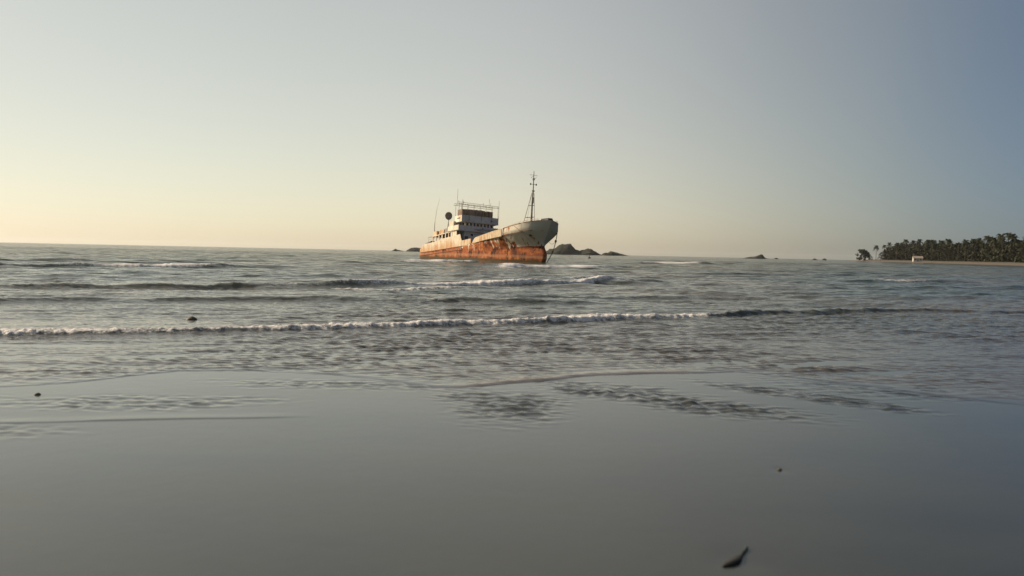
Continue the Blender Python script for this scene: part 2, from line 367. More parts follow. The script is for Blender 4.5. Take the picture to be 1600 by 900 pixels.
def sea_surface(x, y, dy):
    x = x.astype(np.float32); y = y.astype(np.float32)
    # ---- where there is water deep enough to ripple
    edge = sinterp(x, [-9, -7, -5.6, -4.9, -4.2, -3, -2.2, -1.4, -0.8, 0, 0.8, 1.7, 2.5, 3.3, 4.4, 5.6, 8],
                        [9.0, 8.6, 8.0, 8.3, 9.5, 9.6, 9.5, 9.0, 8.55, 9.15, 9.75, 10.2, 10.3, 10.3, 9.3, 8.3, 7.2], 0.35)
    edge = edge + 0.35 * (fbm(x * 0.9, x * 0, 3) - 0.5)
    deep = sstep(-0.02, 0.35, y - edge)
    soft = sstep(-0.2, 1.6, y - edge + 0.5 * (fbm(x * 0.7, y * 1.2, 3) - 0.5))
    rip = soft; film = deep
    # calm and busy patches as the breeze leaves them
    gusts = [np.clip(-0.25 + 2.4 * fbm(x * f_ + 4 + 9 * i_, y * f_ * 1.7 + 3 * i_, 3), 0.1, 2.2) for i_, f_ in enumerate((0.22, 0.5, 0.95))]
    calm = 1 - 0.62 * np.maximum(sstep(3.0, 5.5, x), sstep(3.5, 6, -x)) * (1 - sstep(13, 19, y))
    left = 1 - 0.5 * sstep(2.5, 6, -x) * sstep(12, 15, y) * (1 - sstep(23, 30, y))
    lo = np.clip((y - 9) / 8, 0, 1)
    h = np.zeros_like(x)
    for ic, (lam, sx, sy, ph) in enumerate(COMPS):
        k = 2 * math.pi / lam; gust = gusts[ic % 3] * (calm if lam < 0.6 else 1) * (left if lam < 1.2 else 1)
        w = np.clip(lam / (2.6 * dy) - 1, 0, 1)
        if lam < 0.3: amp = 0.068 / k * gust
        elif lam < 1.2: amp = 0.031 / k * (0.3 + 0.7 * lo) * gust
        else: amp = 0.018 / k * (0.02 + 0.98 * np.clip((y - 14) / 18, 0, 1))
        h += (w * amp) * np.sin(k * (sx * x + sy * y) + ph)
    h *= rip
    # ---- breakers and swells
    foam = np.zeros_like(x); big = np.zeros_like(x)
    def add(*a, **k):
        nonlocal foam, big
        hh, ff = crest(x, y, *a, **k); hh = hh * 0.55; big = big + hh; foam = np.maximum(foam, ff)
    A = [(-14, 11.3), (-8.4, 12.9), (-7.1, 13.4), (-5.4, 14.1), (-3.1, 15.3), (-1.3, 16.4), (0, 17.2), (2.3, 18.7), (4.8, 20.5), (8.2, 22.5), (11.4, 23.3), (15.8, 24.3), (22, 26)]
    add(A, 0.17, 0.15, 0.9, foam=[(-14, .9), (-7.6, .95), (-6.4, .78), (-4.4, .85), (-3.4, 1), (4.6, 1), (6.0, .45), (9, .3), (12, .2), (22, 0.1)], fade=2, wig=0.22, seed=1)
    add([(-9, 14.5), (-6, 15.6), (-2, 17.4), (3, 20.1)], 0.05, 0.3, 0.5, foam=[(-9, .3), (-5, .5), (3, .45)], wig=0.3, seed=2)
    B = [(-6.8, 32.1), (-2.9, 35.3), (0, 37.4), (3.2, 39.8), (5.8, 44.0), (8.2, 45.1)]
    add(B, 0.38, 0.35, 1.8, foam=[(-6.8, .85), (-3, 1), (5.8, 1), (7, .6), (8.2, .4)], fade=2.5, wig=0.4, seed=3)
    add([(-6.6, 30.0), (-4.5, 30.9), (-2.4, 32.0), (-0.5, 33.5)], 0.17, 0.3, 0.8, foam=[(-6.6, .9), (-2.6, .9), (-0.5, .2)], fade=1.5, wig=0.3, seed=4)
    add([(3.1, 48.2), (6.3, 51.4), (9.5, 53)], 0.22, 0.4, 1.2, foam=[(3, .8), (6.5, .9), (9.5, .3)], fade=2.0, wig=0.5, seed=5)
    add([(2.5, 41.0), (8, 42.5), (13, 43)], 0.17, 0.4, 1.2, foam=[(2, 0), (6, .5), (8, .3), (13, 0)], fade=2, seed=6)
    add([(0.4, 27.0), (2.2, 27.6), (5.6, 28.9), (9, 29.6)], 0.18, 0.3, 1.1, foam=[(.4, .25), (1.5, .6), (5.6, .5), (7, 0)], fade=1.6, wig=0.3, seed=7)
    add([(-5.7, 23.4), (-3.8, 23.6), (-2.4, 24.4), (-1.0, 24.4), (2, 25.1)], 0.14, 0.3, 1.1, foam=[(-5.7, .1), (-3.4, .3), (-2.4, .7), (-1.6, .2), (0, 0)], fade=1.6, wig=0.25, seed=8)
    add([(-16, 19.0), (-13.1, 20.2), (-11.7, 21.2), (-9.7, 22.1), (-7.5, 23.3), (-5.1, 23.7)], 0.19, 0.3, 1.1, fade=2, wig=0.35, seed=9)
    add([(-26, 23), (-17.1, 26.3), (-14, 28.7), (-9.2, 30.4), (-6.7, 32.4)], 0.28, 0.4, 1.5, foam=[(-26, .3), (-16, .55), (-13, .15), (-10.5, .5), (-8.5, .7), (-6.7, .5)], fade=3, wig=0.5, seed=10)
    add([(-1.0, 78.3), (3.3, 82.8), (11.1, 92.0)], 0.50, 0.9, 5.0, foam=[(-1, 1.1), (2, 1.3), (9, 1.2), (11, .7)], fade=3, wig=1.0, seed=11)
    add([(-14, 106), (-10, 110), (-5, 118)], 0.55, 1.2, 6.0, foam=[(-14, 1.1), (-9, 1.3), (-5, .7)], fade=3, wig=1.2, seed=12)
    add([(24, 148), (30, 152), (39, 163)], 0.6, 1.6, 8, foam=[(24, .8), (32, 1.2), (39, .8)], fade=5, wig=1.5, seed=13)
    add([(14.1, 40.4), (20.8, 42.7), (31.3, 48.2), (40, 52)], 0.24, 0.45, 1.6, foam=[(14, .1), (20, .25), (24, .1)], fade=3, wig=0.6, seed=14)
    add([(23, 54.6), (26.3, 55.9), (29.5, 57.7), (33, 59)], 0.36, 0.6, 2.6, foam=[(23, .2), (26, .8), (29.5, .8), (33, .2)], fade=3, wig=0.6, seed=15)
    add([(-33, 49), (-26.6, 53.6), (-23.2, 57.2), (-19, 60)], 0.40, 0.6, 2.6, foam=[(-33, .2), (-26.6, 1.0), (-23, 1.0), (-19, .2)], fade=4, wig=0.6, seed=16)
    add([(-44, 64), (-36, 70), (-29, 72)], 0.4, 0.6, 2.0, fade=4, wig=0.8, seed=17)
    add([(8, 30.5), (13, 31.5), (22, 34)], 0.16, 0.35, 1.2, fade=3, wig=0.4, seed=18)
    add([(-12, 43), (-5, 49), (1, 54)], 0.2, 0.5, 1.6, fade=4, wig=0.6, seed=19)
    add([(12, 66), (24, 72), (40, 80)], 0.26, 0.6, 2.0, fade=6, wig=0.8, seed=20)
    add([(-30, 84), (-16, 92), (-4, 98)], 0.3, 0.7, 2.2, fade=6, wig=1.0, seed=21)
    for i in range(16):                                             # short chop crests farther out
        cy = 60 * (260 / 60) ** (i / 15.0); cx = rng.uniform(-0.6, 0.6) * cy; L = rng.uniform(4, 12) * cy / 60
        add([(cx - L, cy - L * .15), (cx, cy), (cx + L, cy + L * .2)], rng.uniform(.15, .3), .012 * cy, .03 * cy, foam=([(cx - L, 0), (cx, .75), (cx + L, 0)] if i in (5, 11) else None), fade=L * .5, wig=.012 * cy, seed=30 + i)
    fz = foam > 0.04
    lump = np.zeros_like(x); sc_ = np.maximum(0.9, y / 17)
    if fz.any():
        xx, yy, s_ = x[fz], y[fz], sc_[fz]
        l1 = fbm(xx * 7.5 / s_, yy * 6.0 / s_, 5)
        lump[fz] = (np.abs(l1 - 0.5) * 2.2 - 0.2) * 0.045 * np.minimum(s_, 2.0) ** .5 * np.minimum(foam[fz] * 1.4, 1)
    # ---- swash lips: the thin raised edges of spent waves on the sand
    lip, _ = crest(x, y, [(-1.0, 8.5), (-0.8, 8.6), (0, 9.2), (0.8, 9.8), (1.7, 10.3), (2.2, 10.3)], 0.018, 0.03, 0.30, fade=.8, wig=0.05, seed=50)
    lip3, _ = crest(x, y, [(-6.4, 9.2), (-5.8, 9.5), (-4.1, 9.95), (-2.2, 10.2), (-1.2, 10.0)], 0.008, 0.06, 0.3, fade=.5, wig=0.1, seed=52)
    global LIP; LIP = np.clip(lip / 0.012, 0, 1) * np.maximum(deep, 0.3)
    z = -0.02 * (1 - film) + film * 0.006 + h + big + lump + (lip + lip3) * np.maximum(deep, 0.3)
    return z, foam, rip

def mat_sea():
    q = NT("murky_sea_water"); v = q.pos(); x, y, z = q.sep(v)
    foam = q.attr("foam"); far = q.ramp(y, 20, 160)
    n1 = q.noise(v, 9.0, 6, 0.7); n2 = q.noise(v, 34, 3, 0.6); n3 = q.noise(v, 2.0, 4, 0.65)
    nn = q.math('ADD', q.math('MULTIPLY', n1, 0.55), q.math('ADD', q.math('MULTIPLY', n2, 0.2), q.math('MULTIPLY', n3, 0.25)))
    fm = q.ramp(q.math('ADD', q.math('MULTIPLY', foam, 0.47), nn), 0.78, 0.98)
    fm = q.math('MULTIPLY', fm, q.ramp(foam, 0.03, 0.15))
    body = q.mix(q.ramp(q.noise(v, 0.06, 3), 0.35, 0.65), (0.082, 0.070, 0.042), (0.034, 0.048, 0.034))
    body = q.mix(q.ramp(y, 11, 30), (0.060, 0.052, 0.040), body)
    shal = q.attr('ripple'); body = q.mix(q.ramp(shal, 0.0, 0.7), (0.028, 0.026, 0.022), body)
    c = q.mix(fm, body, q.mix(q.ramp(n2, 0.3, 0.7), (0.60, 0.56, 0.53), (0.86, 0.83, 0.80)))
    lipf = q.ramp(q.math('ADD', q.attr('lip'), q.math('MULTIPLY_ADD', n1, .8, -.4)), 0.3, 0.8); c = q.mix(lipf, c, (0.075, 0.052, 0.036))
    rgh = q.math('MAXIMUM', q.ramp(y, 30, 300, 0.06, 0.12), q.math('MULTIPLY', fm, 0.75))
    # capillary ripples too small for the mesh
    cap = q.noise(v, 1.0, 3, 0.6, 0.3, (3.2, 6.5, 3)); mid = q.noise(v, 1.0, 4, 0.6, 0.2, (0.45, 1.3, 1)); wide = q.noise(v, 1.0, 4, 0.6, 0.2, (0.10, 0.32, 1))
    nm = q.bump(cap, q.math('MULTIPLY', q.attr("ripple"), q.ramp(y, 9, 22, 0.15, 0.9)), 0.04)
    nm = q.bump(mid, q.ramp(y, 18, 70, 0.0, 1.0), 0.30, nm)
    nm = q.bump(wide, q.ramp(y, 70, 260, 0.0, 1.0), 1.3, nm)
    nm = q.bump(n1, q.math('MULTIPLY', fm, 1.0), 0.10, nm)
    return q.out(Base_Color=c, Roughness=rgh, IOR=q.ramp(shal, 0.0, 0.7, 1.68, 1.33), Specular_IOR_Level=q.math('MULTIPLY', q.ramp(y, 25, 110, 0.55, 0.06), q.math('MULTIPLY_ADD', lipf, -.6, 1.0)), Normal=nm)

NR = 1500; G = 0.00235
rows = [5.8]
while rows[-1] < 300: rows.append(rows[-1] * (1 + G))
dyr = np.array(rows) * G
far_rows = np.geomspace(300 * 1.05, 7500, 44)
rows = np.array(list(rows) + list(far_rows)); dyr = np.concatenate([dyr, far_rows * 0.08])
cols = np.concatenate([[-4, -2.4, -1.6, -1.15], np.linspace(-0.88, 0.88, 820), [1.15, 1.6, 2.4, 4]])
XX = rows[:, None] * cols[None, :]; YY = np.repeat(rows[:, None], len(cols), 1); DY = np.repeat(dyr[:, None], len(cols), 1)
ZZ, FO, RI = sea_surface(XX, YY, DY.astype(np.float32))
wide_ = np.abs(cols) > 0.9
ZZ[:, wide_] = np.where(rows[:, None] > 10, 0.01, -0.02)
tag(grid_object("sea", XX, YY, ZZ, mat_sea(), dict(foam=FO, ripple=RI, lip=LIP)), kind="structure")

# ------------------------------------------------------------------ ship
SHIP = Vector((5.207, 128.658, 0.0)); TH, TAU, ETA = rad(60), rad(4.2), rad(3.3)
_h = Vector((math.cos(TH) * math.cos(TAU), -math.sin(TH) * math.cos(TAU), math.sin(TAU)))
_p0 = Vector((math.sin(TH), math.cos(TH), 0)); _p = _p0 * math.cos(ETA) - _h.cross(_p0) * math.sin(ETA); _u = _h.cross(_p)
MS = Matrix((_h, _p, _u)).transposed().to_4x4(); MS.translation = SHIP
ship = empty("ship", (0, 0, 0)); ship.matrix_world = MS
tag(ship, "rusty stranded fishing ship with a white and orange hull lying in the surf", "ship")
def part(mb, name, m, parent=ship, smooth=False): return mb.build(name, MAT[m], parent, smooth)

ip = np.interp
def stem_x(z): return ip(z, [-1.5, 0, .6, 1.3, 2.0, 2.6, 3.1, 3.6, 4.5, 5.1, 5.6, 6.8, 7.2], [-1.0, -.05, .28, .38, .05, -.42, -.55, -.3, .42, .85, 1.2, 1.78, 1.9])
def b_top(s): return ip(s, [0, .15, .5, 1.0, 1.8, 2.6, 3.8, 6.8, 10.8, 15.8, 60], [0, .36, 1.0, 1.75, 2.55, 3.05, 3.58, 4.08, 4.34, 4.4, 4.4])
def b_low(s): return ip(s, [0, .08, .3, .7, 1.2, 2, 5, 9, 14, 19, 24, 60], [0, .22, .40, .52, .70, 1.0, 1.95, 3.1, 4.0, 4.35, 4.4, 4.4])
def flare(z): return float(np.clip((z - 2.4) / (5.2 - 2.4), 0, 1)) ** 1.25
def stern_f(x): return ip(x, [-42.3, -42.1, -41.7, -41, -39.5, -37, -34], [.84, .90, .95, .98, .99, 1.0, 1.0])
def plan(s, z):
    t = flare(z); k = min(1.0, s / 1.5); k = k * k * (3 - 2 * k)
    return b_low(s) * (1 - t) + b_top(s + max(0.0, 1.65 - stem_x(z)) * k) * t
def half(x, z):
    return plan(max(0.0, stem_x(z) - x), z) * stern_f(x)
def z_hull(x): return ip(x, [-42.3, -22, -17.8, -13, -8, -5, 0, 2], [4.0, 3.95, 4.15, 4.45, 4.65, 4.8, 5.05, 5.15])
def z_rail(x): return ip(x, [-17.8, -16.6, -13, -9.6, -7.4, -6.6, -5.5, -4, -1, 1.8], [4.25, 5.1, 5.43, 5.72, 5.82, 5.85, 5.98, 6.15, 6.5, 6.85])

def build_hull():
    m = MB(); NU, NV = 110, 24
    for side in (-1, 1):
        V = []; Fc = []
        for j in range(NU + 1):
            w = (j / NU) ** 1.7
            zt = z_hull(1.0 + (-42.3 - 1.0) * w)
            for i in range(NV + 1):
                z = -1.5 + (zt + 1.5) * i / NV
                x = stem_x(z) * (1 - w) + (-42.3 + 0.5 * max(0, 3.2 - z) * 0.3) * w
                yb = half(x, z) if j else 0.0
                V.append((x, side * yb, z))
        for j in range(NU):
            for i in range(NV):
                a = j * (NV + 1) + i; q = (a, a + NV + 1, a + NV + 2, a + 1)
                Fc.append(q if side > 0 else q[::-1])
        m.add(V, Fc)
    # transom
    V = []; Fc = []
    for i in range(NV + 1):
        z = -1.5 + (4.0 + 1.5) * i / NV; x = -42.3 + 0.5 * max(0, 3.2 - z) * 0.3; b = half(x, z)
        V += [(x, -b, z), (x, b, z)]
    for i in range(NV): Fc.append((2 * i, 2 * i + 2, 2 * i + 3, 2 * i + 1))
    m.add(V, Fc)
    return m
hull = part(build_hull(), "hull", "hull", smooth=True)
hull.data.set_sharp_from_angle(angle=rad(35))

def strip(m, xs_, zlo, zhi, side, off=0.0, th=0.10, stern=False):
    """a plated side of some thickness that follows the hull's plan"""
    V = []
    for x in xs_:
        a, b = zlo(x), zhi(x)
        for z in (a, b):
            yb = half(x, max(z, 5.0) if x > -20 else z) if off is not None else 0
            V.append((x, side * (yb + off), z))
        for z in (b, a):
            yb = half(x, max(z, 5.0) if x > -20 else z)
            V.append((x, side * max(0.0, yb + off - th), z))
    n = len(xs_); Fc = []
    for j in range(n - 1):
        for k in range(4):
            q = (4 * j + k, 4 * j + (k + 1) % 4, 4 * j + 4 + (k + 1) % 4, 4 * j + 4 + k)
            Fc.append(q if side < 0 else q[::-1])
    Fc += [(0, 1, 2, 3), tuple(4 * (n - 1) + k for k in (3, 2, 1, 0))]
    m.add(V, Fc)

# bow bulwark, one plated wall round the stem
def bow_bulwark():
    m = MB(); V = []; Fc = []
    ss = [7.6, 6.5, 5.4, 4.3, 3.4, 2.6, 1.9, 1.4, 1.0, .7, .45, .25, .1, 0]
    sect = [(s_, -1) for s_ in ss] + [(s_, 1) for s_ in ss[-2::-1]]
    for s_, side in sect:
        row = []
        for k in range(5):
            x0 = stem_x(5.1) - s_
            zl, zh = z_hull(x0), z_rail(max(-7.0, stem_x(6.6) - s_))
            z = zl + (zh - zl) * k / 4
            sx = stem_x(z); x = sx - s_
            y = plan(s_, z)
            row.append((x, side * y, z))
        inner = [(x - 0.10, y * (0.965 if abs(y) > .3 else .8), z) for x, y, z in row[::-1]]
        V += row + inner
    n = len(sect); K = 10
    for j in range(n - 1):
        for k in range(K - 1):
            Fc.append((j * K + k, (j + 1) * K + k, (j + 1) * K + k + 1, j * K + k + 1))
    Fc += [tuple(range(K)), tuple((n - 1) * K + k for k in range(K - 1, -1, -1))]
    return m.add(V, Fc)
bb = part(bow_bulwark(), "bow_bulwark", "hull", smooth=True); bb.data.set_sharp_from_angle(angle=rad(40))

m = MB()
for side in (-1, 1):
    xs_ = list(np.linspace(-16.7, -7.3, 16))
    strip(m, xs_, lambda x: z_hull(x) - 0.06, lambda x: z_rail(x), side, off=0.05, th=0.14)
    strip(m, [-17.8, -17.2, -16.7], lambda x: z_hull(x) - 0.02, lambda x: ip(x, [-17.8, -16.7], [z_hull(-17.8) + .05, 5.05]), side, off=0.03, th=0.12)
part(m, "raised_bulwark", "cream")
for side in (-1, 1):
    m = MB(); strip(m, [-21.95, -21, -20, -19, -18.2], lambda x: z_hull(x), lambda x: ip(x, [-22, -18.2], [4.98, 5.08]), side, off=0.01, th=0.1)
    part(m, "well_bulwark", "cream")
# aft shelter side
m = MB()
for side in (-1, 1):
    xs_ = [-41.6, -41, -40, -39.2, -37.5, -36, -34.6, -32, -30, -28, -26, -24, -22.7]
    strip(m, xs_, lambda x: z_hull(x), lambda x: ip(x, [-41.6, -41, -39.2, -34.5, -30, -26, -22.6], [4.7, 4.95, 5.6, 5.65, 6.02, 6.12, 6.25]), side, off=0.015, th=0.1)
    b = side * 4.415; a = b - side * 0.1
    m.hexa([(-22.7, min(a, b), 3.96), (-21.95, min(a, b), 3.96), (-21.95, max(a, b), 3.96), (-22.7, max(a, b), 3.96),
            (-22.7, min(a, b), 6.25), (-21.95, min(a, b), 4.98), (-21.95, max(a, b), 4.98), (-22.7, max(a, b), 6.25)])
m.box(-41.68, -41.58, -3.5, 3.5, 4.0, 4.75)
part(m, "shelter_side", "shelter")
# rubbing strakes along the after side
for zz in (3.93, 3.34):
    m = MB()
    for side in (-1, 1):
        m.tube([(x, side * (half(x, zz) + 0.03), zz + ip(x, [-42, -38, -34, -22], [.06, -.02, -.02, .0])) for x in np.linspace(-42.2, -21.5, 22)], 0.07, 6)
    part(m, "rubbing_strake", "rust")
for xx in (-23.75, -22.2):
    for side in (-1, 1):
        m = MB(); y = side * 4.40; m.box(xx - .22, xx + .22, min(y, y + side * .02), max(y, y + side * .02), 3.42, 3.84); part(m, "freeing_port", "dark", hull)

# decks
def deck(m, xs_, zf, t=0.1):
    V = []; Fc = []
    for x in xs_:
        z = zf(x); b = half(x, max(z, 5.0) if x > -20 else z) - 0.06
        V += [(x, -b, z), (x, b, z), (x, b, z - t), (x, -b, z - t)]
    for j in range(len(xs_) - 1):
        for k in range(4): Fc.append((4 * j + k, 4 * j + 4 + k, 4 * j + 4 + (k + 1) % 4, 4 * j + (k + 1) % 4))
    Fc += [(0, 1, 2, 3), tuple(4 * (len(xs_) - 1) + k for k in (3, 2, 1, 0))]
    m.add(V, Fc)
m = MB(); deck(m, list(np.linspace(-42, -17, 26)), lambda x: z_hull(x) - 0.25)
deck(m, list(np.linspace(-17, 0.6, 20)), lambda x: z_hull(x) + 0.15 * min(1, (x + 17) / 6)); part(m, "deck", "rust")

# stern canopy
cn = part(MB().hexa([(-41.3, -3.6, 5.72), (-36.2, -4.2, 5.86), (-36.2, 4.2, 5.86), (-41.3, 3.6, 5.72), (-41.1, -3.5, 5.86), (-36.2, -4.2, 6.02), (-36.2, 4.2, 6.02), (-41.1, 3.5, 5.86)]), "stern_canopy", "dark")
for xx in (-41.0, -38.8):
    for side in (-1, 1): part(MB().box(xx - .09, xx + .09, side * 3.5 - .07, side * 3.5 + .07, 4.2, 5.76), "post", "white", cn)
m = MB()
for side in (-1, 1):
    y = side * 3.9
    m.tube([(-38.6, y * .95, 5.9), (-38.6, y * .95, 7.0), (-35.3, y, 7.0)], 0.035, 5); m.tube([(-38.6, y * .95, 6.5), (-35.3, y, 6.5)], 0.025, 5)
m.tube([(-38.6, -3.7, 7.0), (-38.6, 3.7, 7.0)], 0.03, 5)
part(m, "handrail", "pipe")

# after deckhouse: open shelter with posts, dark casing inside for shade, boat deck over it
eave = lambda x: 6.70 + 0.036 * (x + 35)
for x0, x1 in ((-35.15, -34.95), (-33.78, -33.45), (-32.32, -32.0), (-30.9, -30.5), (-29.32, -29.02), (-27.92, -27.62), (-26.45, -26.15), (-24.5, -24.25)):
    for side in (-1, 1):
        y = side * 4.33; part(MB().box(x0, x1, y - .05, y + .05, 5.5, eave(x0)), "shelter_post", "white")
for side in (-1, 1):
    y = side * 4.30; part(MB().box(-26.15, -24.5, y - .03, y + .03, 6.0, 7.03), "side_plate", "white")
part(MB().box(-34.9, -24.2, -2.0, 2.0, 3.8, 6.72), "shade_casing", "dark")  # added block; its dark colour stands in for shade behind the openings
V = [(-35.3, -4.42, 6.70), (-23.5, -4.42, 7.06), (-23.5, 4.42, 7.06), (-35.3, 4.42, 6.70), (-35.3, -4.42, 6.88), (-23.5, -4.42, 7.14), (-23.5, 4.42, 7.14), (-35.3, 4.42, 6.88)]
part(MB().hexa(V), "boat_deck", "white")
for (x0, x1, zt, mt, y0) in ((-35.2, -33.5, 7.78, "cream", -4.2), (-32.4, -30.3, 7.82, "cream", -4.2), (-33.5, -32.4, 7.6, "rust", -3.6)):
    for side in (-1, 1):
        y = side * abs(y0); a, b = sorted((y, y - side * 0.9))
        part(MB().box(x0, x1, a, b, 6.86, zt), "deck_locker", mt)
part(MB().box(-30.2, -28.1, -4.1, -1.2, 6.95, 7.95), "deck_box", "dish")
part(MB().box(-34.4, -31.0, -0.9, 0.9, 6.8, 8.0), "skylight", "grey")

# bridge deck with wing bulwarks
w_ = MB(); w_.box(-28.0, -23.25, -4.5, 4.5, 7.10, 7.2); bd = part(w_, "bridge_deck", "grey")
m = MB(); m.box(-23.36, -23.26, -4.5, 4.5, 7.0, 8.05); part(m, "bridge_front_bulwark", "grey")
for side in (-1, 1):
    y = side * 4.45; m = MB(); m.box(-27.9, -23.37, y - .05, y + .05, 7.1, 8.08); part(m, "wing_bulwark", "white")
part(MB().box(-27.6, -25.9, -4.3, -2.9, 7.2, 9.0), "wing_locker", "white")
part(MB().box(-27.6, -25.9, 2.9, 4.3, 7.2, 9.0), "wing_locker", "white")
# wheelhouse with a row of windows
wh = part(MB().box(-29.0, -23.62, -2.98, 2.98, 7.2, 8.72), "wheelhouse", "white")
for k in range(8):
    y = -2.5 + 0.735 * k
    wf_ = MB(); x = -23.62
    for (a, b, c, d) in ((y - .29, y + .29, 8.72, 8.77), (y - .29, y + .29, 8.06, 8.14), (y - .29, y - .21, 8.12, 8.72), (y + .21, y + .29, 8.12, 8.72)):
        wf_.box(x, x + .04, a, b, c - .05, d - .05)
    win = part(wf_, "window", "white", wh)
    part(MB().box(x, x + .012, y - .21, y + .21, 8.10, 8.64), "pane", "glass", win)
for side in (-1, 1):
    for xx in (-24.4, -25.4):
        y = side * 2.98; a, b = sorted((y, y + side * .03)); part(MB().box(xx - .33, xx + .33, a, b, 8.12, 8.64), "window", "glass", wh)
# flying bridge above
part(MB().box(-26.3, -23.2, -3.95, 3.95, 8.72, 8.82), "flying_bridge_deck", "grey")
part(MB().box(-23.32, -23.22, -3.9, 3.9, 8.82, 10.0), "flying_bridge_front", "grey")
for side in (-1, 1):
    y = side * 3.86; a, b = sorted((y - side * .04, y + side * .04))
    sb = part(MB().box(-26.2, -23.33, a, b, 8.82, 9.98), "flying_bridge_side", "white")
    a, b = sorted((y + side * .041, y + side * .06)); part(MB().hexa([(-25.1, a, 9.32), (-24.0, a, 9.30), (-24.0, b, 9.30), (-25.1, b, 9.32), (-25.3, a, 9.52), (-23.95, a, 9.62), (-23.95, b, 9.62), (-25.3, b, 9.52)]), "side_opening", "dark", sb)
part(MB().box(-26.3, -23.34, -3.81, 3.81, 9.88, 9.97), "top_deck", "rust")
part(MB().box(-26.3, -26.2, -3.8, 3.8, 8.83, 9.86), "flying_bridge_back", "white")
for yy in (-2.4, 0.2, 2.3):
    part(MB().box(-23.22, -23.19, yy - .03, yy + .03, 8.84, 9.98), "plate_seam", "dark")
# tanks on the top deck
def drum(y, r, z1):
    m = MB(); m.lathe([(r * .98, 0), (r, .03), (r, .38), (r * 1.03, .41), (r, .44), (r, .8), (r * 1.03, .83), (r, .86), (r, z1 - .1), (r * .93, z1 - .02), (r * .5, z1)], (-24.55, y, 9.97), 18)
    part(m, "drum", "tank", smooth=True)
for y0, y1, zt in ((-3.6, -2.95, 11.18), (-2.92, -2.15, 11.22), (-2.1, -0.85, 11.26), (1.66, 2.28, 11.25), (2.32, 3.0, 11.22)):
    part(MB().box(-25.7, -23.9, y0, y1, 9.97, zt), "square_tank", "tank")
for y_, r_, z_ in ((-0.28, .5, 1.38), (0.62, .42, 1.42), (1.25, .36, 1.36)): drum(y_, r_, z_)
# awning frame of pipes
fr = MB()
for x in (-23.5, -26.0):
    for y in np.linspace(-3.9, 3.9, 7): fr.tube([(x, y, 9.97), (x, y, 12.2)], 0.035, 5)
    fr.tube([(x, -4.4, 12.05), (x, 4.1, 12.0)], 0.04, 5); fr.tube([(x, -4.2, 12.36), (x, 4.1, 12.28)], 0.035, 5)
for y in np.linspace(-3.9, 3.9, 7): fr.tube([(-26.0, y, 12.2), (-23.5, y, 12.15)], 0.03, 5)
part(fr, "awning_frame", "pipe")
for (x, y, z0, z1) in ((-23.45, -4.45, 9.6, 12.5), (-23.45, -3.75, 10.0, 12.9), (-24.4, -4.2, 12.0, 12.75), (-23.45, 4.05, 9.9, 13.4), (-25.5, 3.0, 12.2, 13.9), (-24.8, -2.9, 12.2, 12.9), (-25.8, -3.7, 12.2, 15.2), (-24, 2.5, 12.2, 12.9), (-24, .9, 12.2, 12.75)):
    part(MB().tube([(x, y, z0), (x + .02, y, z1)], 0.035 if z1 < 13 else 0.03, 5), "aerial", "pipe")
# lower front under the bridge
lf = part(MB().box(-27.0, -23.7, -3.0, 4.2, 3.75, 7.02), "lower_deckhouse", "lower")
part(MB().box(-27.0, -25.3, -4.3, -3.02, 3.8, 7.02), "side_passage", "lower")
part(MB().box(-23.7, -23.66, -2.9, -2.2, 4.1, 6.1), "door", "dark", lf)
for (a, b, c, d) in ((-.9, -.7, 6.45, 6.6), (-1.7, -1.2, 6.2, 6.65), (1.2, 1.5, 6.75, 6.95)):
    part(MB().box(-23.7, -23.67, a, b, c, d), "porthole", "glass", lf)
m = MB(); m.box(-23.255, -23.22, -0.6, 0.9, 7.26, 7.36); m.box(-23.255, -23.22, 1.0, 2.2, 7.32, 7.44); part(m, "painted_stripe", "blue")
m = MB(); m.tube([(-23.2, -1.2, 7.5), (-23.2, 3.4, 7.62)], 0.03, 5); part(m, "grab_rail", "dark")
for (y, z) in ((.55, 7.72), (2.45, 9.3)): part(MB().box(-23.25, -23.1, y - .09, y + .09, z - .09, z + .09), "lamp_box", "dark")
# radar dish on its post
dm = MB(); dm.tube([(-32.2, -2.5, 6.9), (-31.95, -2.5, 10.1)], 0.09, 6, 0.06); dm.tube([(-32.9, -2.1, 7.9), (-31.95, -2.5, 10.0)], 0.05, 5); dm.tube([(-31.6, -2.9, 7.9), (-31.95, -2.5, 10.0)], 0.05, 5)
post = part(dm, "dish_post", "mast")
m = MB(); ring = 24; V = []; Fc = []
Cd = Vector((-31.92, -2.55, 10.83)); A1 = Vector((.5, .866, 0)); A2 = Vector((0, 0, 1)); NN = Vector((.866, -.5, 0))
for side, dep in ((1, 0.0), (-1, -0.16)):
    for rr in (1.0, 0.6, 0.05):
        for k in range(ring):
            a = 2 * math.pi * k / ring
            V.append(Cd + A1 * .70 * rr * math.cos(a) + A2 * rr * math.sin(a) * (.84 if math.sin(a) < 0 else .74) - NN * (.16 * (1 - rr * rr)) + NN * dep)
for i in range(5):
    for k in range(ring):
        if i == 2: continue
        Fc.append((i * ring + k, i * ring + (k + 1) % ring, (i + 1) * ring + (k + 1) % ring, (i + 1) * ring + k))
for k in range(ring): Fc.append((k, (k + 1) % ring, 3 * ring + (k + 1) % ring, 3 * ring + k))
Fc += [tuple(2 * ring + k for k in range(ring)), tuple(5 * ring + k for k in range(ring - 1, -1, -1))]
m.add(V, Fc); part(m, "radar_dish", "dish", smooth=True)
# whip aerial at the after end of the boat deck
part(MB().tube([(-35.25, -4.0, 6.9), (-35.2, -4.0, 9.6)], 0.06, 5).tube([(-34.9, -4.0, 6.9), (-35.2, -4.0, 8.6)], 0.03, 5).tube([(-35.2, -4.0, 9.5), (-34.7, -3.9, 12.2), (-33.9, -3.7, 14.4)], 0.035, 5, 0.012), "whip_aerial", "mast")

